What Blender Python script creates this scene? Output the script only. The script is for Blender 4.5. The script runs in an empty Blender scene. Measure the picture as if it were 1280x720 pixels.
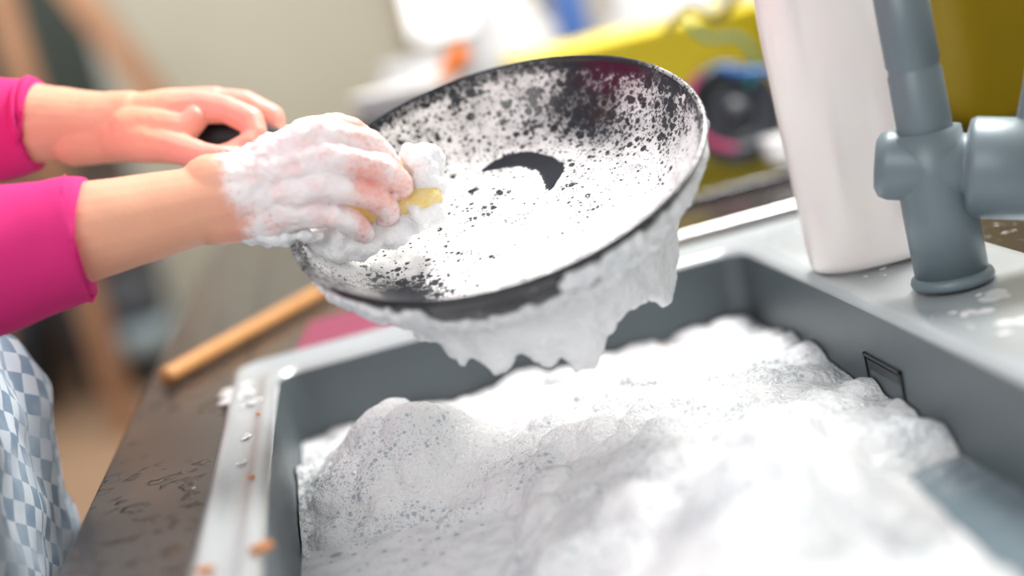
import bpy, bmesh, math, random
from mathutils import Vector, Matrix, noise
random.seed(7)
S = bpy.context.scene
COL = S.collection
# ------------------------------------------------------------------ frames
CAM = Vector((0, 0, 1.17))
a_ = math.radians(5.5); p_ = math.radians(11.2); r_ = math.radians(14.0)
Xc = Vector((math.cos(a_), -math.sin(a_), 0)); Yc = Vector((math.sin(a_), math.cos(a_), 0)); Zc = Vector((0, 0, 1))
FW = (math.cos(p_)*Yc - math.sin(p_)*Zc).normalized()
U0 = (math.sin(p_)*Yc + math.cos(p_)*Zc).normalized()
RT = math.cos(r_)*Xc - math.sin(r_)*U0
UP = math.sin(r_)*Xc + math.cos(r_)*U0
BK = -FW
cam = bpy.data.cameras.new('camera'); camo = bpy.data.objects.new('camera', cam); COL.objects.link(camo)
camo.matrix_world = Matrix(((RT.x, UP.x, BK.x, CAM.x), (RT.y, UP.y, BK.y, CAM.y), (RT.z, UP.z, BK.z, CAM.z), (0, 0, 0, 1)))
cam.lens = 50; cam.sensor_width = 36; cam.clip_start = 0.02
cam.dof.use_dof = True; cam.dof.focus_distance = 1.03; cam.dof.aperture_fstop = 1.4
S.camera = camo
S.view_settings.view_transform = 'Standard'

# working frame of the washing action (origin = pan rim centre), millimetres
PO = Vector((.1053, .9896, 1.0475))
WR = Vector((.9610, -.1396, -.2374)); WU = Vector((.2589, .1641, .9516)); WB = Vector((-.094, -.9765, .194))
def L(a, b, c): return PO + (a*WR + b*WU + c*WB)/1000.0
def toL(v):
    d = v-PO
    return Vector((d.dot(WR), d.dot(WU), d.dot(WB)))*1000

# ------------------------------------------------------------------ materials
def nmat(name):
    m = bpy.data.materials.new(name); m.use_nodes = True
    nt = m.node_tree; b = nt.nodes['Principled BSDF']
    return m, nt, b
def N(nt, t, **kw):
    n = nt.nodes.new(t)
    for k, v in kw.items():
        if k in n.inputs: n.inputs[k].default_value = v
        else: setattr(n, k, v)
    return n
def mat(name, col, rough=.5, metal=0, var=.12, scale=20, bump=0, bscale=60, sss=0, coat=0, col2=None, spec=.5):
    m, nt, b = nmat(name)
    tc = N(nt, 'ShaderNodeTexCoord')
    no = N(nt, 'ShaderNodeTexNoise', Scale=scale, Detail=4.0)
    nt.links.new(tc.outputs['Object'], no.inputs['Vector'])
    mx = N(nt, 'ShaderNodeMix', data_type='RGBA')
    c2 = col2 if col2 else tuple(max(0, c*(1-var)) for c in col)
    mx.inputs[6].default_value = (*col, 1); mx.inputs[7].default_value = (*c2, 1)
    nt.links.new(no.outputs['Fac'], mx.inputs[0]); nt.links.new(mx.outputs[2], b.inputs['Base Color'])
    b.inputs['Roughness'].default_value = rough; b.inputs['Metallic'].default_value = metal
    b.inputs['Specular IOR Level'].default_value = spec
    b.inputs['Coat Weight'].default_value = coat
    if sss:
        b.inputs['Subsurface Weight'].default_value = sss; b.inputs['Subsurface Scale'].default_value = .01
    if bump:
        n2 = N(nt, 'ShaderNodeTexNoise', Scale=bscale, Detail=6.0)
        nt.links.new(tc.outputs['Object'], n2.inputs['Vector'])
        bp = N(nt, 'ShaderNodeBump', Strength=bump, Distance=.002)
        nt.links.new(n2.outputs['Fac'], bp.inputs['Height']); nt.links.new(bp.outputs['Normal'], b.inputs['Normal'])
    return m
def math_(nt, op, a, b=None, clamp=False):
    n = nt.nodes.new('ShaderNodeMath'); n.operation = op; n.use_clamp = clamp
    for i, x in enumerate((a, b)):
        if x is None: continue
        if isinstance(x, (int, float)): n.inputs[i].default_value = x
        else: nt.links.new(x, n.inputs[i])
    return n.outputs[0]
def smooth_(nt, x, e0, e1, t0=0., t1=1.):
    n = nt.nodes.new('ShaderNodeMapRange'); n.interpolation_type = 'SMOOTHSTEP'
    n.inputs[1].default_value = e0; n.inputs[2].default_value = e1; n.inputs[3].default_value = t0; n.inputs[4].default_value = t1
    nt.links.new(x, n.inputs[0]); return n.outputs[0]
def bubbly(name, base, rough_base, cells, foamcol=(.93, .93, .95), sss=0, basevar=None, film=1.0, lnoise=.35, lscale=38, dots=0, warp=.002, hole=.62, skinbump=0, f0=.02, f1=.75, blush=None, bstr=.6):
    """base surface covered by a film of suds: density from the 'foam' attribute, bubble holes from voronoi cells"""
    m, nt, b = nmat(name)
    tc = N(nt, 'ShaderNodeTexCoord'); at = N(nt, 'ShaderNodeAttribute', attribute_name='foam')
    wn = N(nt, 'ShaderNodeTexNoise', Scale=130.0, Detail=3.0); nt.links.new(tc.outputs['Object'], wn.inputs['Vector'])
    wv = N(nt, 'ShaderNodeVectorMath', operation='MULTIPLY_ADD')
    nt.links.new(wn.outputs['Color'], wv.inputs[0]); wv.inputs[1].default_value = (warp,)*3
    nt.links.new(tc.outputs['Object'], wv.inputs[2])
    ln = N(nt, 'ShaderNodeTexNoise', Scale=float(lscale), Detail=6.0); nt.links.new(tc.outputs['Object'], ln.inputs['Vector'])
    lv = math_(nt, 'MULTIPLY', math_(nt, 'SUBTRACT', ln.outputs['Fac'], .5), lnoise*2)
    dens = math_(nt, 'ADD', at.outputs['Fac'], lv)
    res = None; h = None
    for sc, wgt, depth in cells:
        vo = N(nt, 'ShaderNodeTexVoronoi', Scale=float(sc)); nt.links.new(wv.outputs[0], vo.inputs['Vector'])
        sp = N(nt, 'ShaderNodeSeparateColor'); nt.links.new(vo.outputs['Color'], sp.inputs[0])
        R = math_(nt, 'MULTIPLY', math_(nt, 'MAXIMUM', math_(nt, 'SUBTRACT', math_(nt, 'MULTIPLY', sp.outputs[0], 1.0), math_(nt, 'ADD', dens, 1-wgt)), 0), 1.2)
        R = math_(nt, 'MINIMUM', R, hole)
        k = math_(nt, 'MULTIPLY', math_(nt, 'SUBTRACT', vo.outputs['Distance'], R), 9.0, True)
        k = math_(nt, 'ADD', math_(nt, 'MULTIPLY', k, depth), 1-depth)
        k = math_(nt, 'MINIMUM', k, 1.0)
        res = k if res is None else math_(nt, 'MULTIPLY', res, k)
    tn = N(nt, 'ShaderNodeTexNoise', Scale=60.0, Detail=5.0); nt.links.new(wv.outputs[0], tn.inputs['Vector'])
    fl = math_(nt, 'MULTIPLY', smooth_(nt, dens, f0, f1), math_(nt, 'MULTIPLY', smooth_(nt, tn.outputs['Fac'], .3, .62, .72, 1.0), film))
    fac = math_(nt, 'MULTIPLY', res, fl, True)
    if dots:
        vo = N(nt, 'ShaderNodeTexVoronoi', Scale=float(dots)); nt.links.new(tc.outputs['Object'], vo.inputs['Vector'])
        sp = N(nt, 'ShaderNodeSeparateColor'); nt.links.new(vo.outputs['Color'], sp.inputs[0])
        Rd = math_(nt, 'MULTIPLY', math_(nt, 'SUBTRACT', math_(nt, 'ADD', sp.outputs[1], dens), .75), .42)
        dk = math_(nt, 'MULTIPLY', math_(nt, 'SUBTRACT', Rd, vo.outputs['Distance']), 8.0, True)
        fac = math_(nt, 'MAXIMUM', fac, math_(nt, 'MULTIPLY', dk, .75))
    mx = N(nt, 'ShaderNodeMix', data_type='RGBA'); mx.inputs[6].default_value = (*base, 1); mx.inputs[7].default_value = (*foamcol, 1)
    if basevar:
        n3 = N(nt, 'ShaderNodeTexNoise', Scale=25.0, Detail=3.0); nt.links.new(tc.outputs['Object'], n3.inputs['Vector'])
        m3 = N(nt, 'ShaderNodeMix', data_type='RGBA'); m3.inputs[6].default_value = (*base, 1); m3.inputs[7].default_value = (*basevar, 1)
        nt.links.new(n3.outputs['Fac'], m3.inputs[0])
        last = m3.outputs[2]
        if blush:
            ab = N(nt, 'ShaderNodeAttribute', attribute_name='blush')
            m4 = N(nt, 'ShaderNodeMix', data_type='RGBA'); m4.inputs[7].default_value = (*blush, 1)
            nt.links.new(ab.outputs['Fac'], m4.inputs[0]); nt.links.new(last, m4.inputs[6]); last = m4.outputs[2]
        nt.links.new(last, mx.inputs[6])
    nt.links.new(fac, mx.inputs[0]); nt.links.new(mx.outputs[2], b.inputs['Base Color'])
    mr = N(nt, 'ShaderNodeMix'); mr.inputs[2].default_value = rough_base; mr.inputs[3].default_value = .4
    nt.links.new(fac, mr.inputs[0]); nt.links.new(mr.outputs[0], b.inputs['Roughness'])
    hh = fac
    if skinbump:
        sv = N(nt, 'ShaderNodeTexVoronoi', Scale=900.0); nt.links.new(tc.outputs['Object'], sv.inputs['Vector'])
        sn = N(nt, 'ShaderNodeTexNoise', Scale=120.0, Detail=5.0); nt.links.new(tc.outputs['Object'], sn.inputs['Vector'])
        hh = math_(nt, 'ADD', hh, math_(nt, 'ADD', math_(nt, 'MULTIPLY', sv.outputs['Distance'], skinbump), math_(nt, 'MULTIPLY', sn.outputs['Fac'], skinbump*2)))
    bp = N(nt, 'ShaderNodeBump', Strength=bstr, Distance=.0012); nt.links.new(hh, bp.inputs['Height']); nt.links.new(bp.outputs['Normal'], b.inputs['Normal'])
    if sss:
        b.inputs['Subsurface Weight'].default_value = sss; b.inputs['Subsurface Radius'].default_value = (1, .35, .2); b.inputs['Subsurface Scale'].default_value = .006
    return m
def foam_mat(name, col=(.88, .89, .905), s=420, bs=.5, low=.6, void=(.52, .58, .64), dist=.0012, lo=.38, hi=.68):
    m, nt, b = nmat(name)
    tc = N(nt, 'ShaderNodeTexCoord')
    vo = N(nt, 'ShaderNodeTexVoronoi', Scale=float(s)); nt.links.new(tc.outputs['Object'], vo.inputs['Vector'])
    v2 = N(nt, 'ShaderNodeTexVoronoi', Scale=float(s*2.7)); nt.links.new(tc.outputs['Object'], v2.inputs['Vector'])
    no = N(nt, 'ShaderNodeTexNoise', Scale=45.0, Detail=3.0); nt.links.new(tc.outputs['Object'], no.inputs['Vector'])
    nb = N(nt, 'ShaderNodeTexNoise', Scale=16.0, Detail=6.0); nt.links.new(tc.outputs['Object'], nb.inputs['Vector'])
    sp = N(nt, 'ShaderNodeSeparateColor'); nt.links.new(vo.outputs['Color'], sp.inputs[0])
    s2 = N(nt, 'ShaderNodeSeparateColor'); nt.links.new(v2.outputs['Color'], s2.inputs[0])
    h = math_(nt, 'ADD', math_(nt, 'MULTIPLY', vo.outputs['Distance'], -1.0), math_(nt, 'MULTIPLY', v2.outputs['Distance'], -.5))
    h = math_(nt, 'ADD', h, math_(nt, 'MULTIPLY', no.outputs['Fac'], low))
    bp = N(nt, 'ShaderNodeBump', Strength=bs, Distance=dist); nt.links.new(h, bp.inputs['Height']); nt.links.new(bp.outputs['Normal'], b.inputs['Normal'])
    rp = N(nt, 'ShaderNodeMix', data_type='RGBA'); rp.inputs[6].default_value = (*col, 1); rp.inputs[7].default_value = (*void, 1)
    thr = smooth_(nt, nb.outputs['Fac'], lo, hi, 0., .6)
    k1 = math_(nt, 'MULTIPLY', math_(nt, 'SUBTRACT', math_(nt, 'MULTIPLY', sp.outputs[0], thr), vo.outputs['Distance']), 5, True)
    k2 = math_(nt, 'MULTIPLY', math_(nt, 'SUBTRACT', math_(nt, 'MULTIPLY', s2.outputs[0], thr), v2.outputs['Distance']), 5, True)
    kk = math_(nt, 'ADD', math_(nt, 'MAXIMUM', k1, k2), math_(nt, 'MULTIPLY', thr, .25), True)
    nt.links.new(kk, rp.inputs[0]); nt.links.new(rp.outputs[2], b.inputs['Base Color'])
    b.inputs['Roughness'].default_value = .2
    b.inputs['Subsurface Weight'].default_value = .3; b.inputs['Subsurface Radius'].default_value = (1, 1, 1); b.inputs['Subsurface Scale'].default_value = .010
    return m

M_foam = foam_mat('soap_foam')
M_foams = foam_mat('sink_foam', col=(.84, .855, .87), s=230, bs=.7, low=.3, dist=.0022, lo=.30, hi=.62, void=(.42, .49, .55))
M_black = bubbly('pan_black_sudsy', (.012, .014, .02), .25, [(240, .97, 1.0), (520, 1.0, .9)], foamcol=(.8, .8, .81), dots=380, lnoise=.35, lscale=40, f0=.05, f1=.8)
M_hand = mat('handle_black', (.010, .011, .014), .65, bump=.15, bscale=400, var=.3)
M_pan = bubbly('pan_suds', (.010, .013, .020), .22, [(135, .93, .95), (290, 1.0, .9), (640, 1.0, .8)], foamcol=(.86, .86, .87), dots=330, lnoise=.20, lscale=30, f0=-.18, f1=.62, warp=.0010)
M_skin = bubbly('skin_suds', (.86, .49, .33), .42, [(300, .97, .55), (650, 1.0, .5)], sss=.3, basevar=(.80, .39, .24), foamcol=(.93, .89, .91), film=.97, lnoise=.30, lscale=60, skinbump=.24, blush=(.88, .38, .32))
M_wat = bubbly('soapy_water', (.16, .21, .24), .12, [(70, .97, .7), (160, 1.0, .6), (380, 1.0, .5)], foamcol=(.80, .83, .86), lnoise=.45, lscale=14, f0=-.1, f1=.8, bstr=.25)
M_nail = mat('nail', (.92, .60, .52), .2, coat=.5)
M_pink = mat('magenta_knit', (.76, .022, .22), .85, bump=.25, bscale=700, var=.15)
M_sinkw = mat('sink_wall_shaded_grey', (.105, .130, .142), .42, .25, scale=30, bump=.05)  # sink grey darkened: shade of walls turned from the light, put into the colour
M_sinkt = mat('sink_steel', (.60, .64, .66), .25, .4, scale=12, bump=.06, bscale=150, col2=(.47, .51, .53))
M_tap = mat('tap_grey', (.17, .22, .245), .42, .2, scale=10)
M_bottle = mat('bottle_white', (.93, .86, .84), .28, sss=.3, coat=.3, var=.04)
M_wood = mat('handle_wood', (.72, .38, .14), .5, scale=60, col2=(.50, .22, .07))
M_yel = mat('yellow_plastic', (.90, .72, .01), .4)
M_olive = mat('olive_yellow_plastic', (.50, .36, .01), .45)
M_white = mat('white_ceramic', (.88, .88, .88), .25)
M_dark = mat('dark_plastic', (.015, .02, .03), .4)
M_pinkc = mat('pink_ceramic', (.50, .05, .16), .4)
M_cloth = mat('dish_cloth_maroon', (.28, .05, .10), .8, bump=.4, bscale=300)

# ------------------------------------------------------------------ mesh helpers
def mesh(name, vs, fs, m=None, parent=None, smooth=True):
    me = bpy.data.meshes.new(name); me.from_pydata([tuple(v) for v in vs], [], fs); me.update()
    o = bpy.data.objects.new(name, me); COL.objects.link(o)
    if m: me.materials.append(m)
    if smooth: me.polygons.foreach_set('use_smooth', [True]*len(me.polygons))
    bm = bmesh.new(); bm.from_mesh(me); bmesh.ops.recalc_face_normals(bm, faces=bm.faces); bm.to_mesh(me); bm.free()
    if parent: o.parent = parent
    return o
def empty(name, loc=(0, 0, 0)):
    e = bpy.data.objects.new(name, None); COL.objects.link(e); e.empty_display_size = .05
    return e
def loft(loops, cap0=False, cap1=False):
    n = len(loops[0]); vs = [v for l in loops for v in l]; fs = []
    for i in range(len(loops)-1):
        for j in range(n):
            k = (j+1) % n; fs.append((i*n+j, i*n+k, (i+1)*n+k, (i+1)*n+j))
    if cap0: fs.append(tuple(range(n-1, -1, -1)))
    if cap1: fs.append(tuple(range((len(loops)-1)*n, len(loops)*n)))
    return vs, fs
def rrect(x0, x1, y0, y1, r, z, n=6):
    out = []
    for cx, cy, s in ((x1-r, y1-r, 0), (x0+r, y1-r, 90), (x0+r, y0+r, 180), (x1-r, y0+r, 270)):
        for i in range(n+1):
            t = math.radians(s+90*i/n); out.append(Vector((cx+r*math.cos(t), cy+r*math.sin(t), z)))
    return out
def lathe(prof, mtx, seg=64, cap0=False, cap1=False, sx=1, sy=1, pw=None):
    loops = []
    for r, z in prof:
        l = []
        for i in range(seg):
            t = 2*math.pi*i/seg; c, s = math.cos(t), math.sin(t)
            if pw: c = math.copysign(abs(c)**pw, c); s = math.copysign(abs(s)**pw, s)
            l.append(mtx @ Vector((r*c*sx, r*s*sy, z)))
        loops.append(l)
    return loft(loops, cap0, cap1)
def joinvf(lst):
    vs, fs = [], []
    for v, f in lst:
        o = len(vs); vs += list(v); fs += [tuple(i+o for i in q) for q in f]
    return vs, fs
def box(x0, x1, y0, y1, z0, z1):
    vs = [(x, y, z) for z in (z0, z1) for y in (y0, y1) for x in (x0, x1)]
    return [Vector(v) for v in vs], [(0, 2, 3, 1), (4, 5, 7, 6), (0, 1, 5, 4), (2, 6, 7, 3), (0, 4, 6, 2), (1, 3, 7, 5)]
def bevel(o, w=.003, s=3):
    b = o.modifiers.new('bevel', 'BEVEL'); b.width = w; b.segments = s; b.limit_method = 'ANGLE'; return o
def catmull(pts, n=8):
    out = []
    P = [pts[0]]+list(pts)+[pts[-1]]
    for i in range(1, len(P)-2):
        for k in range(n):
            t = k/n
            out.append(tuple(.5*((2*P[i][j])+(-P[i-1][j]+P[i+1][j])*t+(2*P[i-1][j]-5*P[i][j]+4*P[i+1][j]-P[i+2][j])*t*t+(-P[i-1][j]+3*P[i][j]-3*P[i+1][j]+P[i+2][j])*t**3) for j in range(len(P[i]))))
    out.append(tuple(pts[-1])); return out
def tube(pts, seg=24, caps=True, n=8):
    q = catmull(pts, n); loops = []; prev = None
    for i, p in enumerate(q):
        a = Vector(q[max(0, i-1)][:3]); b = Vector(q[min(len(q)-1, i+1)][:3]); t = (b-a).normalized()
        if prev is None: prev = t.orthogonal().normalized()
        u = (prev - t*prev.dot(t)).normalized(); w = t.cross(u); prev = u
        loops.append([Vector(p[:3]) + p[3]*(math.cos(2*math.pi*k/seg)*u+math.sin(2*math.pi*k/seg)*w) for k in range(seg)])
    return loft(loops, caps, caps)
_ico = {}
def ico(c, r, sub=2, sc=(1, 1, 1)):
    if sub not in _ico:
        bm = bmesh.new(); bmesh.ops.create_icosphere(bm, subdivisions=sub, radius=1)
        _ico[sub] = ([v.co.copy() for v in bm.verts], [tuple(v.index for v in f.verts) for f in bm.faces]); bm.free()
    v, f = _ico[sub]
    return [Vector(c)+Vector((q.x*r*sc[0], q.y*r*sc[1], q.z*r*sc[2])) for q in v], f
def organic(name, balls, voxel, smooth_it=6, m=None, parent=None, disp=None, attr=None, sub=2, blush=None):
    vs, fs = joinvf([ico(b[0], b[1], 3 if b[1] > .017 and voxel < .004 else sub) for b in balls])
    o = mesh(name+'_src', vs, fs)
    rm = o.modifiers.new('r', 'REMESH'); rm.mode = 'VOXEL'; rm.voxel_size = voxel; rm.use_smooth_shade = True
    if smooth_it:
        sm = o.modifiers.new('s', 'SMOOTH'); sm.iterations = smooth_it; sm.factor = .5
    dg = bpy.context.evaluated_depsgraph_get(); me = bpy.data.meshes.new_from_object(o.evaluated_get(dg))
    bpy.data.objects.remove(o)
    me.name = name; me.materials.clear(); me.materials.append(m)
    o = bpy.data.objects.new(name, me); COL.objects.link(o)
    if disp:
        nr = [v.normal.copy() for v in me.vertices]
        for v, nn in zip(me.vertices, nr): v.co += nn*disp(v.co)
    if attr:
        at = me.attributes.new('foam', 'FLOAT', 'POINT')
        for v in me.vertices: at.data[v.index].value = attr(v.co)
    if blush:
        at = me.attributes.new('blush', 'FLOAT', 'POINT')
        for v in me.vertices: at.data[v.index].value = blush(v.co)
    me.polygons.foreach_set('use_smooth', [True]*len(me.polygons)); me.update()
    if parent: o.parent = parent
    return o
def chain(pts, step=.35):
    out = []
    for (p, r), (q, s) in zip(pts, pts[1:]):
        n = max(1, int((q-p).length/(min(r, s)*step)))
        for i in range(n): out.append((p.lerp(q, i/n), r+(s-r)*i/n))
    out.append(pts[-1]); return out
def LC(pts, step=.25): return chain([(L(a, b, c), r/1000) for a, b, c, r in pts], step)
def ss(e0, e1, x):
    t = min(1, max(0, (x-e0)/(e1-e0))); return t*t*(3-2*t)
def fn(co, s, o=0): return noise.noise(Vector(co)*s+Vector((o, o*.7, o*1.3)))

# ------------------------------------------------------------------ room
M_floor = mat('floor_brown', (.42, .27, .17), .5, scale=2, col2=(.30, .19, .12))
M_wall = mat('wall_sage', (.52, .50, .41), .8, scale=3, col2=(.44, .43, .35), bump=.1)
M_wall2 = mat('wall_cream', (.62, .60, .55), .8, scale=3)
mesh('floor', *box(-3.2, 1.3, -1.5, 6.9, -.05, 0), M_floor, smooth=False)
wx0, wx1, wz0, wz1 = .49, .98, 1.10, 1.95
mesh('wall_far', *joinvf([box(-3.2, -2.62, 6.6, 6.72, 0, 2.6), box(-2.62, -.90, 6.6, 6.72, 2.22, 2.6), box(-.90, wx0, 6.6, 6.72, 0, 2.6), box(wx1, 1.3, 6.6, 6.72, 0, 2.6), box(wx0, wx1, 6.6, 6.72, 0, wz0), box(wx0, wx1, 6.6, 6.72, wz1, 2.6)]), M_wall, smooth=False)
mesh('wall_right', *box(1.2, 1.3, -1.5, 6.6, 0, 2.6), M_wall2, smooth=False)
M_frame = mat('window_frame_wood', (.30, .20, .13), .5)
mg, nt, b = nmat('window_bright_glass'); b.inputs['Emission Color'].default_value = (.93, .97, 1, 1); b.inputs['Emission Strength'].default_value = 2.5
W = empty('window_1')
mesh('pane', *box(wx0, wx1, 6.64, 6.65, wz0, wz1), mg, W, False)
mesh('frame', *joinvf([box(wx0-.05, wx0, 6.57, 6.6, wz0-.05, wz1+.05), box(wx1, wx1+.05, 6.57, 6.6, wz0-.05, wz1+.05), box(wx0-.05, wx1+.05, 6.57, 6.6, wz0-.05, wz0), box(wx0-.05, wx1+.05, 6.57, 6.6, wz1, wz1+.05)]), M_frame, W, False)
D = empty('door_1'); M_door = mat('door_dark_green', (.03, .045, .035), .5)
mesh('door_leaf', *joinvf([box(-2.6, -.92, 6.63, 6.68, .9, 2.2), box(-2.5, -1.8, 6.61, 6.63, 1.0, 2.1), box(-1.7, -1.0, 6.61, 6.63, 1.0, 2.1)]), M_door, D, False)
mesh('lower_panel', *box(-2.6, -.92, 6.63, 6.68, 0, .9), mat('door_panel_brown', (.12, .08, .06), .6), D, False)

E = empty('wooden_easel'); M_beam = mat('beam_wood', (.32, .16, .08), .6, scale=8, col2=(.20, .09, .04))
def beam(p, q, w, m, name, par):
    p, q = Vector(p), Vector(q); t = (q-p).normalized(); u = t.cross(Vector((0, 1, 0))).normalized()*w/2; v = Vector((0, w*.3, 0))
    vs = [x+s*u+r*v for x in (p, q) for s, r in ((-1, -1), (1, -1), (1, 1), (-1, 1))]
    return mesh(name, vs, [(0, 1, 2, 3), (7, 6, 5, 4), (0, 4, 5, 1), (1, 5, 6, 2), (2, 6, 7, 3), (3, 7, 4, 0)], m, par, False)
beam((-1.0, 5.4, 2.2), (-.54, 5.2, 1.08), .10, M_beam, 'rear_leg', E)
beam((-1.0, 5.4, 2.2), (-.98, 5.1, 0), .09, M_beam, 'front_leg', E)
beam((-1.0, 5.4, 2.2), (-1.45, 5.2, 0), .09, M_beam, 'side_leg', E)
beam((-1.35, 5.25, 1.0), (-.9, 5.2, 1.0), .06, M_beam, 'ledge', E)
bn = empty('storage_bin')
mesh('body', *loft([rrect(-1.22, -.88, 5.85, 6.25, .04, .0), rrect(-1.25, -.85, 5.82, 6.28, .05, .48)], True, True), M_dark, bn)
mesh('lid', *loft([rrect(-1.05, -.84, 5.81, 6.29, .05, .14), rrect(-1.05, -.84, 5.81, 6.29, .05, .26)], True, True), mat('bluegrey', (.35, .45, .5), .5), bn)
bn2 = empty('storage_bin.001')
mesh('body.001', *loft([rrect(-1.85, -1.38, 5.8, 6.3, .05, .0), rrect(-1.88, -1.35, 5.78, 6.32, .05, .55)], True, True), M_dark, bn2)

# ------------------------------------------------------------------ counter
m, nt, b = nmat('countertop_wet_brown')
tc = N(nt, 'ShaderNodeTexCoord'); n1 = N(nt, 'ShaderNodeTexNoise', Scale=60.0, Detail=1.5, Distortion=.2); n2 = N(nt, 'ShaderNodeTexNoise', Scale=5.0, Detail=3.0); n3 = N(nt, 'ShaderNodeTexNoise', Scale=9.0, Detail=2.0)
for q in (n1, n2, n3): nt.links.new(tc.outputs['Object'], q.inputs['Vector'])
mx = N(nt, 'ShaderNodeMix', data_type='RGBA'); mx.inputs[6].default_value = (.028, .023, .021, 1); mx.inputs[7].default_value = (.046, .037, .033, 1)
nt.links.new(n2.outputs['Fac'], mx.inputs[0]); nt.links.new(mx.outputs[2], b.inputs['Base Color'])
wet = math_(nt, 'MULTIPLY', smooth_(nt, n1.outputs['Fac'], .56, .66), smooth_(nt, n3.outputs['Fac'], .42, .6))
b.inputs['Roughness'].default_value = .22
bp = N(nt, 'ShaderNodeBump', Strength=.6, Distance=.0025); nt.links.new(wet, bp.inputs['Height']); nt.links.new(bp.outputs['Normal'], b.inputs['Normal'])
M_ct = m
CT = empty('kitchen_counter')
bevel(mesh('countertop', *joinvf([box(-.232, -.132, -.6, 3.6, .862, .9), box(.455, 1.195, -.6, 3.6, .862, .9), box(-.132, .455, 1.295, 3.6, .862, .9), box(-.132, .455, -.6, .32, .862, .9)]), M_ct, CT, False), .002, 2)
mesh('cabinet', *joinvf([box(-.20, -.15, -.6, 3.6, .1, .86), box(.5, 1.19, -.6, 3.6, .1, .86), box(-.2, .5, 1.35, 3.6, .1, .86), box(-.16, 1.19, -.6, 3.6, 0, .1)]), mat('cabinet_beige', (.45, .42, .38), .5), CT, False)

# ------------------------------------------------------------------ sink
SK = empty('kitchen_sink')
X0, X1, Y0, Y1 = -.10, .33, .40, 1.24
top = [rrect(-.141, .462, .31, 1.305, .02, .9005), rrect(-.140, .461, .311, 1.304, .02, .9055), rrect(-.136, .457, .315, 1.300, .02, .9075),
       rrect(-.132, .452, .32, 1.295, .02, .9065), rrect(-.128, .40, .345, 1.285, .022, .9035), rrect(-.118, .36, .37, 1.268, .025, .9030),
       rrect(-.113, .35, .385, 1.256, .026, .9045), rrect(X0-.008, X1+.008, Y0-.01, Y1+.009, .028, .9065), rrect(X0-.003, X1+.003, Y0-.004, Y1+.004, .026, .905), rrect(X0, X1, Y0, Y1, .022, .9)]
mesh('rim_deck', *loft(top), M_sinkt, SK)
low = [rrect(X0, X1, Y0, Y1, .022, .9), rrect(X0+.002, X1-.002, Y0+.002, Y1-.002, .022, .87), rrect(X0+.006, X1-.006, Y0+.006, Y1-.006, .024, .74),
       rrect(X0+.012, X1-.012, Y0+.012, Y1-.012, .026, .715), rrect(X0+.03, X1-.03, Y0+.03, Y1-.03, .03, .705)]
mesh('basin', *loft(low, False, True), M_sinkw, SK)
def slot(y0, y1, z0, z1, x, t=.0022):
    return joinvf([box(x-.004, x, y0, y1, z1-t, z1), box(x-.004, x, y0, y1, z0, z0+t), box(x-.004, x, y0, y0+t, z0, z1), box(x-.004, x, y1-t, y1, z0, z1)])
mesh('overflow_frame', *slot(.890, .955, .838, .868, .330), mat('overflow_dark', (.03, .035, .04), .3, .5), SK, False)
mesh('overflow_opening', *box(.3265, .331, .895, .95, .857, .864), M_dark, SK, False)
vs = []; fs = []
for j in range(60):
    for i in range(40):
        vs.append(Vector((X0+.003+(X1-X0-.006)*i/39, Y0+.003+(Y1-Y0-.006)*j/59, .832)))
for j in range(59):
    for i in range(39): k = j*40+i; fs.append((k, k+1, k+41, k+40))
wo = mesh('dishwater', vs, fs, M_wat, SK)
at = wo.data.attributes.new('foam', 'FLOAT', 'POINT')
for v in wo.data.vertices: at.data[v.index].value = .80-.75*ss(.20, .26, v.co.x)
mounds = [(-.02, 1.06, .050, .060), (.03, 1.04, .022, .06), (.10, 1.14, .012, .08), (.18, 1.06, .018, .09), (.15, .93, .022, .10), (.25, 1.0, .010, .08), (.19, .70, .060, .065), (.15, .65, .048, .07), (.15, .80, .028, .07), (.12, .56, .04, .09), (.24, .84, .024, .07), (-.02, .80, .012, .08)]
cl = [(random.uniform(X0, X1), random.uniform(Y0, Y1), random.uniform(.010, .024)) for _ in range(420)]
grid = {}
for c in cl: grid.setdefault((int(c[0]/.03), int(c[1]/.03)), []).append(c)
def fh(x, y):
    h = .838
    for mx_, my_, hh, s in mounds: h += hh*math.exp(-((x-mx_)**2+(y-my_)**2)/(s*s))*.9
    h += .005*fn((x, y, 0), 17)+.0022*fn((x, y, .3), 38, 3)+.0016*fn((x, y, .6), 90, 5)+.0010*fn((x, y, .1), 240, 9)
    best = 0
    gx, gy = int(x/.03), int(y/.03)
    for i in (-1, 0, 1):
        for j in (-1, 0, 1):
            for cx, cy, r in grid.get((gx+i, gy+j), ()):
                d = (x-cx)**2+(y-cy)**2
                if d < r*r: best = max(best, math.sqrt(r*r-d)*.38)
    h += best
    e = .045*fn((x, y, .9), 14, 7)+.012*fn((x, y, .2), 60, 2)
    h -= .044*ss(.085, .0, x+e)*ss(1.0, .86, y+e)
    h -= .075*ss(.250, .305, x+e*.5)*ss(.84, .74, y)
    return h
nx, ny = 240, 460; vs = []; fs = []
for j in range(ny):
    for i in range(nx):
        x = X0+.004+(X1-X0-.008)*i/(nx-1); y = Y0+.004+(Y1-Y0-.008)*j/(ny-1); vs.append(Vector((x, y, fh(x, y))))
for j in range(ny-1):
    for i in range(nx-1): k = j*nx+i; fs.append((k, k+1, k+nx+1, k+nx))
fo = mesh('dish_foam', vs, fs, M_foams, SK)
sm = fo.modifiers.new('soft', 'SMOOTH'); sm.iterations = 2; sm.factor = .5

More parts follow.
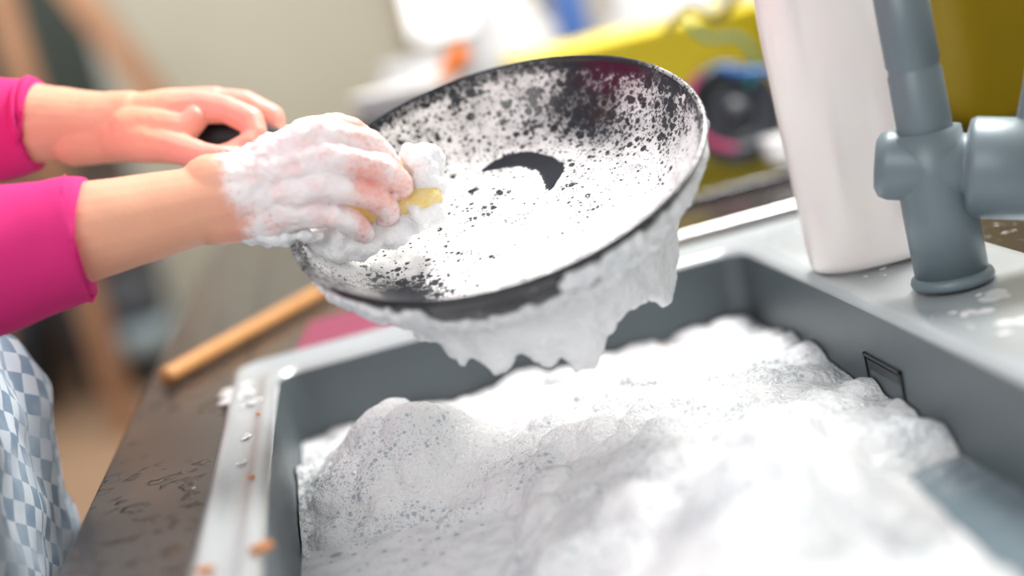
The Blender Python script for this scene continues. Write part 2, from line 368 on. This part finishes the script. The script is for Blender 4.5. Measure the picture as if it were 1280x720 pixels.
# ------------------------------------------------------------------ tap
TP = empty('kitchen_faucet'); tx, ty = .394, .935
T = Matrix.Translation((tx, ty, .9))
mesh('base_flange', *lathe([(.001, .006), (.028, .006), (.029, .009), (.028, .012), (.0255, .014), (.001, .014)], T), M_tap, TP)
mesh('body', *lathe([(.001, .012), (.0252, .012), (.0255, .06), (.0250, .085), (.024, .115), (.001, .118)], T), M_tap, TP)
mesh('shaft', *lathe([(.001, .10), (.0190, .10), (.0188, .118), (.0184, .156), (.0174, .158), (.0174, .161), (.0184, .163), (.0180, .26), (.001, .26)], T), M_tap, TP)
mesh('spout', *tube([(tx, ty, 1.14, .0165), (tx, ty, 1.30, .015), (tx-.01, ty-.005, 1.37, .014), (tx-.06, ty-.01, 1.425, .0135), (tx-.13, ty-.02, 1.425, .013), (tx-.18, ty-.025, 1.37, .013), (tx-.19, ty-.025, 1.33, .0135)], 24), M_tap, TP)
ax = Vector((.86, -.42, -.22)).normalized(); c0 = Vector((tx, ty, .990)); q = ax.to_track_quat('Z', 'Y').to_matrix().to_4x4()
mesh('valve_body', *lathe([(.001, -.038), (.017, -.038), (.0225, -.035), (.0245, -.029), (.0245, .018), (.0235, .020), (.0235, .022), (.033, .024), (.035, .028), (.035, .062), (.032, .067), (.022, .070), (.001, .0705)], Matrix.Translation(c0) @ q), M_tap, TP)
lv = c0+ax*.055
mesh('lever', *tube([tuple(lv+Vector((.008, -.004, .02)))+(.008,), tuple(lv+Vector((.022, -.004, .06)))+(.0065,), tuple(lv+Vector((.036, -.004, .11)))+(.0055,)], 16), M_tap, TP)

# ------------------------------------------------------------------ detergent bottle
BT = empty('detergent_bottle'); Tb = Matrix.Translation((.384, 1.058, .9055)) @ Matrix.Rotation(math.radians(-8), 4, 'Z')
vs, fs = lathe([(.001, .003), (.042, .001), (.0465, .003), (.0485, .009), (.0490, .05), (.0498, .09), (.0503, .12), (.0507, .17), (.0507, .20), (.049, .225), (.044, .245), (.032, .262), (.018, .272), (.0165, .276), (.0165, .285), (.001, .285)], Tb, 96, sx=1, sy=.66, pw=.82)
Tbi = Tb.inverted(); out = []
for v in vs:
    w = Tbi @ v
    if w.y < 0:
        d = ((w.x/.022)**2+((w.z-.075)/.030)**2); d = math.sqrt(d)
        w.y += .0045*(1-ss(.72, 1.0, d))
        d2 = math.sqrt((w.x/.036)**2+((w.z-.215)/.03)**2); w.y += .004*(1-ss(.8, 1.0, d2))
    out.append(Tb @ w)
mesh('bottle_body', out, fs, M_bottle, BT)
mesh('cap', *lathe([(.001, .284), (.019, .284), (.0195, .29), (.018, .318), (.009, .325), (.008, .345), (.001, .346)], Tb, 48), M_white, BT)

# ------------------------------------------------------------------ frying pan
PN = empty('frying_pan')
M3 = (.9415*WR+.3371*WU).normalized(); en = -.3371*WR+.9415*WU
Pn = (.56*WB+.828*en).normalized(); Pu = Pn.cross(M3).normalized()
PC = PO+en*.0125-M3*.001
PS = .985
PM = Matrix(((M3.x*PS, Pu.x*PS, Pn.x*PS, PC.x), (M3.y*PS, Pu.y*PS, Pn.y*PS, PC.y), (M3.z*PS, Pu.z*PS, Pn.z*PS, PC.z), (0, 0, 0, 1)))
inner = [(0.0005, -.0480), (.03, -.0482), (.06, -.0482), (.085, -.0478), (.098, -.0465), (.108, -.0435), (.118, -.0385), (.128, -.030), (.137, -.0205), (.144, -.011), (.149, -.0035), (.1505, .0)]
inner = [tuple(p) for p in catmull([(r, z) for r, z in inner], 9)]
prof_o = [(.1505, 0), (.1515, .0012), (.1535, .0014), (.1548, 0), (.1545, -.0022), (.1525, -.004), (.148, -.015), (.141, -.026), (.132, -.036), (.121, -.046), (.110, -.0525), (.098, -.0555), (.094, -.0565), (.0935, -.0555), (.0005, -.055)]
vs, fs = lathe(inner, Matrix.Identity(4), 320)
o = mesh('cooking_surface', vs, fs, M_pan, PN); o.matrix_world = PM
at = o.data.attributes.new('foam', 'FLOAT', 'POINT')
def pan_foam(v):
    x, y = v.x*1000, v.y*1000; r = math.hypot(x, y)
    d = .74 + .08*fn(v, 30)
    d += .12*math.exp(-((x-15)**2/65**2+(y+40)**2/38**2))
    d -= .20*ss(70, 120, r)*ss(-10, 60, y+.2*x)
    d -= .50*math.exp(-((x-92)**2/40**2+(y-95)**2/38**2))
    d -= .22*math.exp(-((x-140)**2/12**2+(y-20)**2/60**2))
    d -= .40*ss(144, 150, r)
    d -= .22*math.exp(-((x+18)**2+(y-25)**2)/18**2)
    d -= .10*math.exp(-((math.hypot(x-5, y-20)-60)**2)/8**2)
    d -= 1.3*math.exp(-((x+100)**2/32**2+(y+66)**2/38**2))
    d += .25*math.exp(-((x-0)**2/75**2+(y+92)**2/22**2))
    rr_ = math.hypot(x-5, y-50); ta = math.degrees(math.atan2(y-50, x-5))
    if -45 < ta < 110:
        wdt = 8.5*math.sin(math.pi*(ta+45)/155)**.6
        d -= 1.8*(1-ss(wdt*.75, wdt*1.3, abs(rr_-37+3*fn(v, 60))))
    d -= 1.3*(1-ss(3.0, 5, math.hypot(x+19, y-62)))
    d -= .08*max(0, math.sin(rr_*.16))
    return max(-.4, min(1, d))
for v in o.data.vertices: at.data[v.index].value = pan_foam(v.co)
for v in o.data.vertices:
    f = max(0, pan_foam(v.co)-.45); r = math.hypot(v.co.x, v.co.y)
    v.co.z += f*ss(.150, .13, r)*(.003+.006*fn(v.co, 45)+.004*fn(v.co, 110, 3)+.002*fn(v.co, 260, 8))
vs, fs = lathe(prof_o, Matrix.Identity(4), 160)
o = mesh('outer_body', vs, fs, M_black, PN); o.matrix_world = PM
at = o.data.attributes.new('foam', 'FLOAT', 'POINT')
for v in o.data.vertices:
    td = math.degrees(math.atan2(v.co.y, v.co.x))
    at.data[v.index].value = .10+.55*ss(-135, -155, td)+.55*ss(-80, -30, td)*ss(60, 10, td)-.25*ss(-.003, .0, v.co.z)
hd = Vector((-.745, .667, 0)).normalized()
h0 = PM @ (hd*.150+Vector((0, 0, -.012)))
hpts = [(*h0, .008), (*h0.lerp(L(-190, 46, -130), .4), .010), (*L(-192, 45, -134), .0125), (*L(-222, 46, -142), .0125), (*L(-244, 50, -148), .0115), (*L(-254, 52, -150), .008)]
mesh('handle', *tube(hpts, 24), M_hand, PN)
def ext(t, k):
    P = prof_o[5:13]; s = k*(len(P)-1); i = min(int(s), len(P)-2); f = s-i
    r = P[i][0]*(1-f)+P[i+1][0]*f; z = P[i][1]*(1-f)+P[i+1][1]*f
    return Vector((r*math.cos(t), r*math.sin(t), z)), Vector((math.cos(t)*.6, math.sin(t)*.6, -.8))
balls = []
for i in range(1700):
    td = random.uniform(-168, 28); t = math.radians(td)
    k = random.uniform(.02, 1)
    if -120 < td < -84 and k < .28: continue
    if td < -135 and fn((td*.05, k*3, 0), 1) > .15: continue
    p, nn = ext(t, k); r = random.uniform(.0030, .0052)
    balls.append((PM @ (p+nn*r*.1), r))
td = -136
while td < 14:
    ln = .011+.016*max(0, .5+fn((td*.09, 0, 0), 1))+.024*math.exp(-((td+80)/9)**2)+.020*math.exp(-((td+36)/16)**2)+.010*math.exp(-((td+112)/6)**2)+.012*max(0, fn((td*.35, 3, 0), 1))
    ln *= ss(-138, -120, td)*ss(16, 0, td)
    p, nn = ext(math.radians(td), .70); w = PM @ p
    for i in range(14):
        f = i/13; balls.append((w+Vector((0, -.001, -.003-ln*f)), .0072*(1-f)+.0044))
    td += 1.3
organic('foam_drips', balls, .0017, 11, M_foam, PN, disp=lambda c: .0024*fn(c, 70)+.0012*fn(c, 220, 4))
balls = []
for i in range(60):
    t = math.radians(random.uniform(-120, -60)); r0 = random.uniform(.112, .128)
    balls.append((PM @ Vector((r0*math.cos(t), r0*math.sin(t), -.046+(r0-.105)*.9)), random.uniform(.003, .0055)))
organic('foam_lip', balls, .0016, 10, M_foam, PN, disp=lambda c: .0006*fn(c, 200))

# ------------------------------------------------------------------ sponge
SP = empty('dish_sponge')
sm_ = Matrix.Translation(L(-83, -6, -24)) @ Matrix(((WR.x, WU.x, WB.x, 0), (WR.y, WU.y, WB.y, 0), (WR.z, WU.z, WB.z, 0), (0, 0, 0, 1))) @ Matrix.Rotation(math.radians(12), 4, 'Z') @ Matrix.Rotation(math.radians(-25), 4, 'X')
lp = [rrect(-.036, .036, -.020, .020, .010, -.013), rrect(-.039, .039, -.023, .023, .012, -.009), rrect(-.040, .040, -.024, .024, .012, 0), rrect(-.039, .039, -.023, .023, .012, .010), rrect(-.036, .036, -.020, .020, .010, .014)]
mesh('sponge_block', [sm_ @ v for v in loft(lp, True, True)[0]], loft(lp, True, True)[1], mat('sponge_yellow', (.90, .62, .10), .9, bump=.8, bscale=500, scale=200, col2=(.95, .82, .50)), SP)
balls = []
def blob(a, b, c, sa, sb, sc, n, r0, r1):
    for i in range(n):
        while True:
            u, v, w = (random.uniform(-1, 1) for _ in range(3))
            if u*u+v*v+w*w < 1: break
        balls.append((L(a+u*sa, b+v*sb, c+w*sc), random.uniform(r0, r1)))
blob(-54, 4, -20, 12, 26, 13, 190, .0035, .006)
blob(-60, 20, -14, 13, 10, 8, 60, .003, .005)
blob(-60, -20, -16, 18, 12, 11, 80, .004, .006)
blob(-84, -36, -18, 18, 10, 9, 70, .004, .006)
blob(-112, -42, -12, 24, 10, 10, 120, .004, .007)
organic('foam_clump', balls, .0016, 12, M_foam, SP, disp=lambda c: .0014*fn(c, 110)+.0007*fn(c, 320))

# ------------------------------------------------------------------ woman
WM = empty('woman')
B = []
B += LC([(-431, -70, 46, 44), (-370, -56, 40, 43), (-289, -36, 28, 35), (-240, -24, 18, 30), (-206, -15, 13, 26.5), (-186, -11, 10, 25), (-165, -6, 8, 22)], .10)
B += LC([(-200, -4, 12, 24), (-186, -2, 10, 23), (-165, 6, 8, 19)], .12)
B += LC([(-200, -22, 12, 22), (-186, -22, 8, 21), (-160, -20, 6, 19)], .12)
def FL(pts): return LC([(a-11*ss(-135, -85, a), b, c, r) for a, b, c, r in pts])
mcp = {'i': (-118, 33, 23), 'm': (-113, 15, 29), 'r': (-117, -3, 26), 'p': (-126, -20, 17)}
for k, st, rr1 in (('i', (-168, 10, 6), 11.5), ('m', (-168, 2, 10), 12), ('r', (-168, -8, 9), 12), ('p', (-168, -18, 6), 11.5)):
    B += FL([(*st, 18), (*[(a+b)/2 for a, b in zip(st, mcp[k])], 15.5), (*mcp[k], rr1)])
B += FL([(-160, -2, -4, 17), (-130, 4, 4, 15), (-118, 2, 10, 12)])
B += FL([(*mcp['i'], 11.4), (-98, 31, 24, 9.3), (-81, 27, 19, 9.8), (-71, 19, 5, 8.3), (-68, 14, -4, 8.4), (-75, 7, -19, 7.4)])
B += FL([(*mcp['m'], 11.7), (-92, 13, 29, 9.4), (-70, 9, 22, 10.0), (-61, 2, 6, 8.5), (-59, -2, -4, 8.5), (-67, -9, -20, 7.5)])
B += FL([(*mcp['r'], 11.4), (-96, -6, 25, 9.1), (-77, -10, 18, 9.6), (-69, -16, 4, 8.2), (-68, -20, -6, 8.2), (-76, -25, -20, 7.2)])
B += FL([(*mcp['p'], 10.4), (-108, -24, 17, 8.2), (-93, -28, 11, 8.6), (-86, -34, -1, 7.5), (-86, -37, -8, 7.4), (-94, -40, -19, 6.5)])
B += FL([(-172, 6, 2, 17), (-148, 26, 0, 14), (-134, 34, -2, 12), (-112, 41, -6, 9.6), (-96, 39, -12, 9.2), (-84, 32, -20, 7.6)])
def rh_foam(co):
    q = toL(co); a, b, c = q
    d = -.5+1.45*ss(-212, -168, a+.35*b) + .20*fn(co, 28)
    d -= .48*ss(-112, -94, a)*ss(-55, 5, c)
    d -= .30*math.exp(-((a+150)**2/26**2+(b+26)**2/10**2))
    d -= .60*math.exp(-((a+108)**2/16**2+(b-45)**2/10**2))
    d -= .25*math.exp(-((a+122)**2/10**2+(b-8)**2/30**2))
    return max(-.6, min(1, d))
def rh_disp(co):
    f = max(0, rh_foam(co)); return f*(.0014+.0012*fn(co, 170)+.0008*fn(co, 330, 2)+.0016*fn(co, 70, 5)) + .0005*fn(co, 55, 9)
organic('right_arm_hand', B, .0014, 8, M_skin, WM, disp=rh_disp, attr=rh_foam, blush=lambda co: .10+.80*ss(-215, -140, toL(co).x))
balls = []
blob(-158, -37, 6, 34, 5, 10, 150, .0025, .0045)
blob(-148, 26, 10, 26, 7, 8, 120, .0025, .0045)
blob(-140, -4, 22, 22, 12, 6, 70, .002, .004)
organic('hand_foam', balls, .0014, 8, M_foam, WM, disp=lambda c: .0012*fn(c, 120)+.0008*fn(c, 330))
# left hand + forearm (far), gripping the handle
B = []
B += LC([(-500, 45, -140, 43), (-440, 54, -146, 40), (-375, 60, -150, 32), (-340, 60, -150, 27), (-322, 60, -148, 24.5), (-300, 64, -146, 22)], .10)
B += LC([(-345, 48, -148, 23), (-318, 47, -146, 20), (-290, 46, -142, 17)], .12)
L_m = {'i': (-236, 70, -130), 'm': (-232, 77, -149), 'r': (-236, 75, -168), 'p': (-244, 68, -184)}
for k, rr1 in (('i', 14), ('m', 13), ('r', 11.5), ('p', 10)):
    mm = L_m[k]
    B += LC([(-304, 62, -146, 20), (-268, (62+mm[1])/2+1, (-146+mm[2])/2, 17.5), (*mm, rr1)])
B += LC([(-296, 52, -134, 20), (-268, 52, -126, 17), (-249, 52, -120, 12), (-242, 60, -122, 11)])
B += LC([(*L_m['i'], 14), (-216, 67, -124, 11.4), (-198, 58, -119, 12.0), (-193, 47, -114, 10.0), (-197, 39, -109, 10.2), (-209, 33, -109, 8.8), (-221, 31, -113, 7.8)])
B += LC([(*L_m['m'], 12), (-208, 76, -148, 10.6), (-186, 64, -144, 11.4), (-181, 48, -140, 9.6), (-190, 34, -138, 9), (-210, 27, -138, 8)])
B += LC([(*L_m['r'], 10.5), (-214, 72, -167, 9.6), (-196, 62, -164, 9.8), (-193, 46, -160, 8.8), (-202, 34, -159, 8.4), (-216, 29, -159, 7.5)])
B += LC([(*L_m['p'], 9.5), (-228, 64, -183, 8.4), (-212, 56, -181, 8.4), (-208, 44, -178, 7.6), (-216, 34, -176, 7)])
B += LC([(-304, 48, -138, 20), (-280, 42, -124, 17.5), (-260, 37, -114, 13.5), (-242, 32, -105, 12.0), (-226, 28, -99, 10.4), (-208, 27, -99, 9.0)])
organic('left_arm_hand', B, .0014, 5, M_skin, WM, attr=lambda co: -.6, disp=lambda c: .0006*fn(c, 55, 9)+.0003*fn(c, 140), blush=lambda co: .05+.75*ss(-290, -225, toL(co).x))
nl, nf = ico((0, 0, 0), 1, 2)
mesh('thumb_nail', [L(-212, 31, -92.5) + (v.x*.0065*WR + v.y*.0040*WU + v.z*.0032*WB) for v in nl], nf, M_nail, WM)
def sleeve(name, pts):
    P = [(*L(a, b, c), r/1000) for a, b, c, r in pts]
    vs, fs = tube(P, 64, False, 10)
    o = mesh(name, vs, fs, M_pink, WM)
    nr = [v.normal.copy() for v in o.data.vertices]
    for v, n_ in zip(o.data.vertices, nr):
        q_ = toL(v.co); v.co += n_*(.0030*fn(v.co, 18)+.0012*math.sin(q_.x*.06+q_.y*.03))
    so = o.modifiers.new('thick', 'SOLIDIFY'); so.thickness = .002; so.offset = -1
    return o
sleeve('right_sleeve', [(-440, -72, 47, 58), (-400, -64, 44, 56), (-350, -55, 38, 51), (-310, -46, 32, 46.5), (-293, -40.5, 29, 43.5), (-288, -39.2, 28.2, 42.2), (-286.5, -39, 28, 40.5), (-288, -39.2, 28.2, 38.8)])
sleeve('left_sleeve', [(-510, 43, -140, 52), (-460, 51, -145, 49), (-410, 56, -149, 42), (-385, 59, -150, 38), (-380, 59.5, -150, 36.8), (-378.5, 59.5, -150, 35.3), (-380, 59.5, -150, 34)])
RE = L(-431, -70, 46); LE = L(-500, 45, -140)
RS = Vector((-.46, .87, 1.37)); LS = Vector((-.47, 1.23, 1.37))
B = chain([(RE, .055), ((RE+RS)/2, .055), (RS, .062), (Vector((-.46, .97, 1.39)), .07)], .3)+chain([(LE, .052), ((LE+LS)/2, .055), (LS, .062), (Vector((-.465, 1.13, 1.39)), .07)], .3)
for y0 in (.95, 1.05, 1.15):
    B += chain([(Vector((-.47, y0, 1.36)), .085), (Vector((-.45, y0, 1.22)), .098), (Vector((-.44, 1.05+(y0-1.05)*.75, 1.08)), .088), (Vector((-.43, 1.05+(y0-1.05)*.9, .97)), .10)], .3)
organic('sweater', B, .011, 6, M_pink, WM)
B = []
for y0 in (.96, 1.04, 1.12):
    B += chain([(Vector((-.385, y0, 1.04)), .085), (Vector((-.368, y0, .96)), .105), (Vector((-.385, y0, .86)), .115)], .3)
for y0 in (.96, 1.13):
    B += chain([(Vector((-.40, y0, .85)), .105), (Vector((-.42, y0, .5)), .07), (Vector((-.43, y0, .30)), .058), (Vector((-.44, y0, .12)), .042)], .3)
m, nt, b = nmat('checked_cloth')
tc = N(nt, 'ShaderNodeTexCoord'); mp = N(nt, 'ShaderNodeMapping'); mp.inputs['Rotation'].default_value = (math.radians(30), 0, math.radians(8)); mp.inputs['Scale'].default_value = (.01, 1, 1)
ch = N(nt, 'ShaderNodeTexChecker', Scale=62.0); ch.inputs['Color1'].default_value = (.58, .66, .74, 1); ch.inputs['Color2'].default_value = (.20, .29, .40, 1)
c2 = N(nt, 'ShaderNodeTexNoise', Scale=22.0)
nt.links.new(tc.outputs['Object'], mp.inputs[0]); nt.links.new(mp.outputs[0], ch.inputs[0]); nt.links.new(tc.outputs['Object'], c2.inputs[0])
mx = N(nt, 'ShaderNodeMix', data_type='RGBA'); mx.inputs[7].default_value = (.45, .54, .63, 1); nt.links.new(smooth_(nt, c2.outputs['Fac'], .4, .65, 0, .75), mx.inputs[0]); nt.links.new(ch.outputs[0], mx.inputs[6])
nt.links.new(mx.outputs[2], b.inputs['Base Color']); b.inputs['Roughness'].default_value = .9
organic('checked_trousers', B, .009, 6, m, WM, disp=lambda c: .009*fn(c, 14)+.004*fn(c, 35, 2))
for nm, y0 in (('right_foot', .96), ('left_foot', 1.13)):
    organic(nm, chain([(Vector((-.45, y0, .06)), .042), (Vector((-.38, y0, .04)), .038), (Vector((-.30, y0, .03)), .03)], .3), .006, 5, M_dark, WM)
hc = Vector((-.43, 1.05, 1.60))
B = chain([(Vector((-.465, 1.05, 1.42)), .055), (Vector((-.45, 1.05, 1.52)), .052)], .3)+[(hc, .085), (hc+Vector((-.02, 0, .03)), .09), (hc+Vector((.03, 0, -.04)), .062), (hc+Vector((.045, 0, -.075)), .042), (hc+Vector((.083, 0, -.015)), .012), (hc+Vector((.09, 0, -.03)), .013), (hc+Vector((.07, 0, -.058)), .018), (hc+Vector((-.01, .085, -.01)), .018), (hc+Vector((-.01, -.085, -.01)), .018)]
organic('head', B, .005, 6, M_skin, WM, attr=lambda co: -.6)
for s in (-1, 1):
    e_ = ico(hc+Vector((.070, .030*s, .008)), .012, 2); mesh('eye', *e_, M_white, WM)
    e_ = ico(hc+Vector((.0785, .030*s, .006)), .0055, 2); mesh('iris', *e_, M_dark, WM)
mesh('lips', [hc+Vector((.084+v.x*.006, v.y*.022, -.060+v.z*.006)) for v in nl], nf, M_pinkc, WM)
B = [(hc+Vector((-.03, 0, .045)), .098), (hc+Vector((-.06, 0, -.01)), .09)]+chain([(hc+Vector((-.09, 0, .03)), .05), (hc+Vector((-.15, 0, -.02)), .04), (hc+Vector((-.16, 0, -.16)), .02)], .3)
organic('hair', B, .006, 4, mat('hair_brown', (.10, .05, .025), .5, scale=120), WM)

# ------------------------------------------------------------------ things on the counter
WS = empty('wooden_spoon')
mesh('spoon_handle', *tube([(-.204, 1.334, .9095, .0078), (-.203, 1.336, .9095, .0088), (-.135, 1.447, .9095, .0085), (-.06, 1.57, .909, .0080), (.0, 1.668, .909, .0075)], 20), M_wood, WS)
vv, ff = ico((0, 0, 0), 1, 3); ang = math.atan2(.234, .142)
R2 = Matrix.Translation((.025, 1.708, .911)) @ Matrix.Rotation(ang, 4, 'Z')
mesh('spoon_bowl', [R2 @ Vector((v.x*.045, v.y*.028, v.z*.010 - (.006*(1-v.x**2-v.y**2) if v.z > 0 else 0))) for v in vv], ff, M_wood, WS)
mesh('dish_cloth', [Vector((x, y, .9015+(.003 if k else 0)+.002*fn((x, y, 0), 30))) for k in (0, 1) for x, y in ((-.085, 1.312), (.10, 1.318), (.10, 1.44), (-.07, 1.44))], [(0, 1, 2, 3), (7, 6, 5, 4), (0, 4, 5, 1), (1, 5, 6, 2), (2, 6, 7, 3), (3, 7, 4, 0)], M_cloth, None, False)

def tub(name, x, y, w, d, h, m, par_name, rot=0):
    e = empty(par_name); Tm = Matrix.Translation((x, y, .901)) @ Matrix.Rotation(rot, 4, 'Z')
    def rl(w_, d_, r, z): return [Tm @ v for v in rrect(-w_/2, w_/2, -d_/2, d_/2, r, z)]
    lp = [rl(w*.86, d*.86, .03, 0), rl(w*.88, d*.88, .03, .004), rl(w*.98, d*.98, .035, h-.012), rl(w*1.02, d*1.02, .038, h-.010), rl(w*1.03, d*1.03, .038, h-.002), rl(w*1.01, d*1.01, .036, h), rl(w*.97, d*.97, .034, h-.004), rl(w*.86, d*.86, .03, .012)]
    mesh(name, *loft(lp, True, True), m, e); return e
tub('tub_shell', .45, 2.02, .36, .26, .185, M_yel, 'yellow_dish_tub')
tub('bin_shell', .87, 1.72, .36, .40, .26, M_olive, 'olive_plastic_bin')
BS = empty('bowl_stack')
def bowl(name, x, y, z, r, h, m, par):
    mesh(name, *lathe([(.001, 0), (r*.5, 0), (r*.8, h*.45), (r*.97, h*.9), (r, h), (r*.97, h), (r*.78, h*.5), (r*.45, h*.12), (.001, h*.1)], Matrix.Translation((x, y, z)), 48), m, par)
bowl('base_bowl', .10, 2.0, .901, .10, .06, M_white, BS); bowl('pink_bowl', .10, 2.0, .945, .105, .07, M_pinkc, BS)
bowl('dark_bowl', .10, 2.0, .985, .11, .065, M_dark, BS); bowl('white_bowl', .11, 2.0, 1.03, .075, .06, M_white, BS)
SPT = empty('orange_spatula'); M_or = mat('orange_silicone', (.85, .20, .02), .5)
mesh('grip', *tube([(.12, 1.99, 1.045, .006), (.155, 1.99, 1.075, .010), (.195, 1.99, 1.107, .015), (.21, 1.99, 1.118, .011)], 16), M_or, SPT)
CH = empty('coiled_hose')
def ringpts(c, r, a0, a1, rad, ry=.35, n=16):
    return [(c[0]+r*math.cos(math.radians(a0+(a1-a0)*i/n)), c[1]+ry*r*math.sin(math.radians(a0+(a1-a0)*i/n)), c[2]+r*math.sin(math.radians(a0+(a1-a0)*i/n)), rad) for i in range(n+1)]
mesh('black_hose', *tube(ringpts((.478, 1.70, .972), .050, -120, 250, .013), 12), M_dark, CH)
mesh('black_hose_inner', *tube(ringpts((.485, 1.71, .962), .030, -120, 250, .018), 12), M_dark, CH)
mesh('black_hose_core', *ico((.485, 1.715, .962), .03, 3), M_dark, CH)
mesh('pink_hose', *tube(ringpts((.47, 1.67, .985), .050, 120, 260, .004), 10), M_pinkc, CH)
mesh('teal_cord', *tube([(.44, 1.68, 1.10, .003), (.46, 1.68, 1.07, .003), (.50, 1.68, 1.06, .003), (.515, 1.68, 1.03, .003), (.50, 1.68, 1.0, .003)], 10), mat('teal', (.02, .30, .28), .4), CH)
mesh('blue_cord', *tube([(.46, 1.66, 1.035, .0045), (.49, 1.66, 1.02, .0045), (.53, 1.66, 1.01, .0045), (.54, 1.66, .97, .0045)], 10), mat('blue', (.02, .15, .45), .4), CH)
mesh('black_cord', *tube([(.42, 1.70, 1.09, .005), (.45, 1.69, 1.11, .005), (.48, 1.68, 1.09, .005), (.52, 1.68, 1.12, .005)], 10), M_dark, CH)
CB = empty('soap_dish'); bevel(mesh('dish', *loft([rrect(.495, .555, 1.615, 1.66, .01, .909), rrect(.49, .56, 1.61, 1.665, .012, .938)], True, True), M_white, CB), .004)
TR = empty('metal_tray')
mesh('tray', *loft([rrect(.36, .68, 1.56, 1.60+.24, .02, .901), rrect(.35, .69, 1.55, 1.85, .022, .909), rrect(.345, .695, 1.545, 1.855, .022, .909), rrect(.355, .685, 1.555, 1.845, .02, .903)], True, True), mat('chrome', (.6, .62, .64), .15, 1), TR)
ST = empty('drainer_bar'); mesh('bar', *tube([(.26, 1.35, .906, .005), (.42, 1.352, .906, .005), (.46, 1.352, .906, .005)], 12), mat('chrome_bar', (.75, .76, .78), .2, .6), ST)
def jar(name, x, y, r, h, m):
    e = empty(name)
    mesh('jar_body', *lathe([(.001, 0), (r*.9, 0), (r, .01), (r, h*.75), (r*.7, h*.86), (r*.7, h), (.001, h)], Matrix.Translation((x, y, .901)), 40), m, e)
jar('white_canister', .38, 2.75, .09, .27, M_white); jar('white_canister.001', .62, 2.5, .11, .24, M_white)
jar('blue_bottle', .52, 2.85, .035, .36, mat('blue_glaze', (.10, .22, .60), .3)); jar('white_canister.002', .20, 2.9, .10, .20, M_white)
jar('white_canister.003', .80, 2.35, .10, .26, M_white)

vsf = []
def splat(x, y, z, r, h, k=5):
    for i in range(k):
        dx, dy = random.gauss(0, r*.6), random.gauss(0, r*.6)
        v, f = ico((x+dx, y+dy, z), r*random.uniform(.4, .9), 2, (1, 1, h)); vsf.append((v, f))
for x, y, r in ((-.140, 1.205, .010), (-.132, 1.19, .011), (-.136, 1.22, .009), (-.120, 1.15, .005), (-.120, 1.05, .004), (-.120, .98, .004)): splat(x, y, .905, r, .22)
for i in range(50): splat(random.uniform(.345, .45), random.choice((random.uniform(.70, .90), random.uniform(.98, 1.28))), .9045, random.uniform(.001, .003), .3, 2)
for i in range(16): splat(random.uniform(.37, .45), random.uniform(.74, .88), .9035, random.uniform(.006, .014), .06, 3)
mesh('foam_spatter', *joinvf(vsf), M_foam)
cr = []
for x, y, s in ((-.099, .783, .006), (-.131, .772, .005), (-.111, .93, .002), (-.112, 1.10, .002)):
    v, f = ico((x, y, .907), s, 2, (1.2, .9, .5)); cr.append(([q+Vector((fn(q, 300), fn(q, 300, 3), 0))*.003 for q in v], f))
mesh('food_crumbs', *joinvf(cr), mat('crumb_orange', (.55, .20, .05), .6))

# ------------------------------------------------------------------ light
w = bpy.data.worlds.new('world'); S.world = w; w.use_nodes = True
bg = w.node_tree.nodes['Background']; bg.inputs[0].default_value = (.95, .97, 1, 1); bg.inputs[1].default_value = .62
def area(name, loc, tgt, size, power, col):
    l = bpy.data.lights.new(name, 'AREA'); l.size = size; l.energy = power; l.color = col
    o = bpy.data.objects.new(name, l); COL.objects.link(o); o.location = loc
    o.rotation_euler = (Vector(tgt)-Vector(loc)).to_track_quat('-Z', 'Y').to_euler()
area('key_light', (.85, 1.6, 2.4), (.1, 1.0, .95), .6, 58, (1, .97, .93))  # added key from back right, out of view, to shape the foam; no ceiling lamp
area('fill_light', (-.9, -.6, 2.2), (.1, 1.0, .95), 1.2, 19, (1, .96, .92))  # added fill from the camera side to lift dark foam slopes; no window there
area('far_room_light', (-.6, 4.6, 2.5), (-.4, 5.6, .4), 1.5, 62, (1, .96, .9))
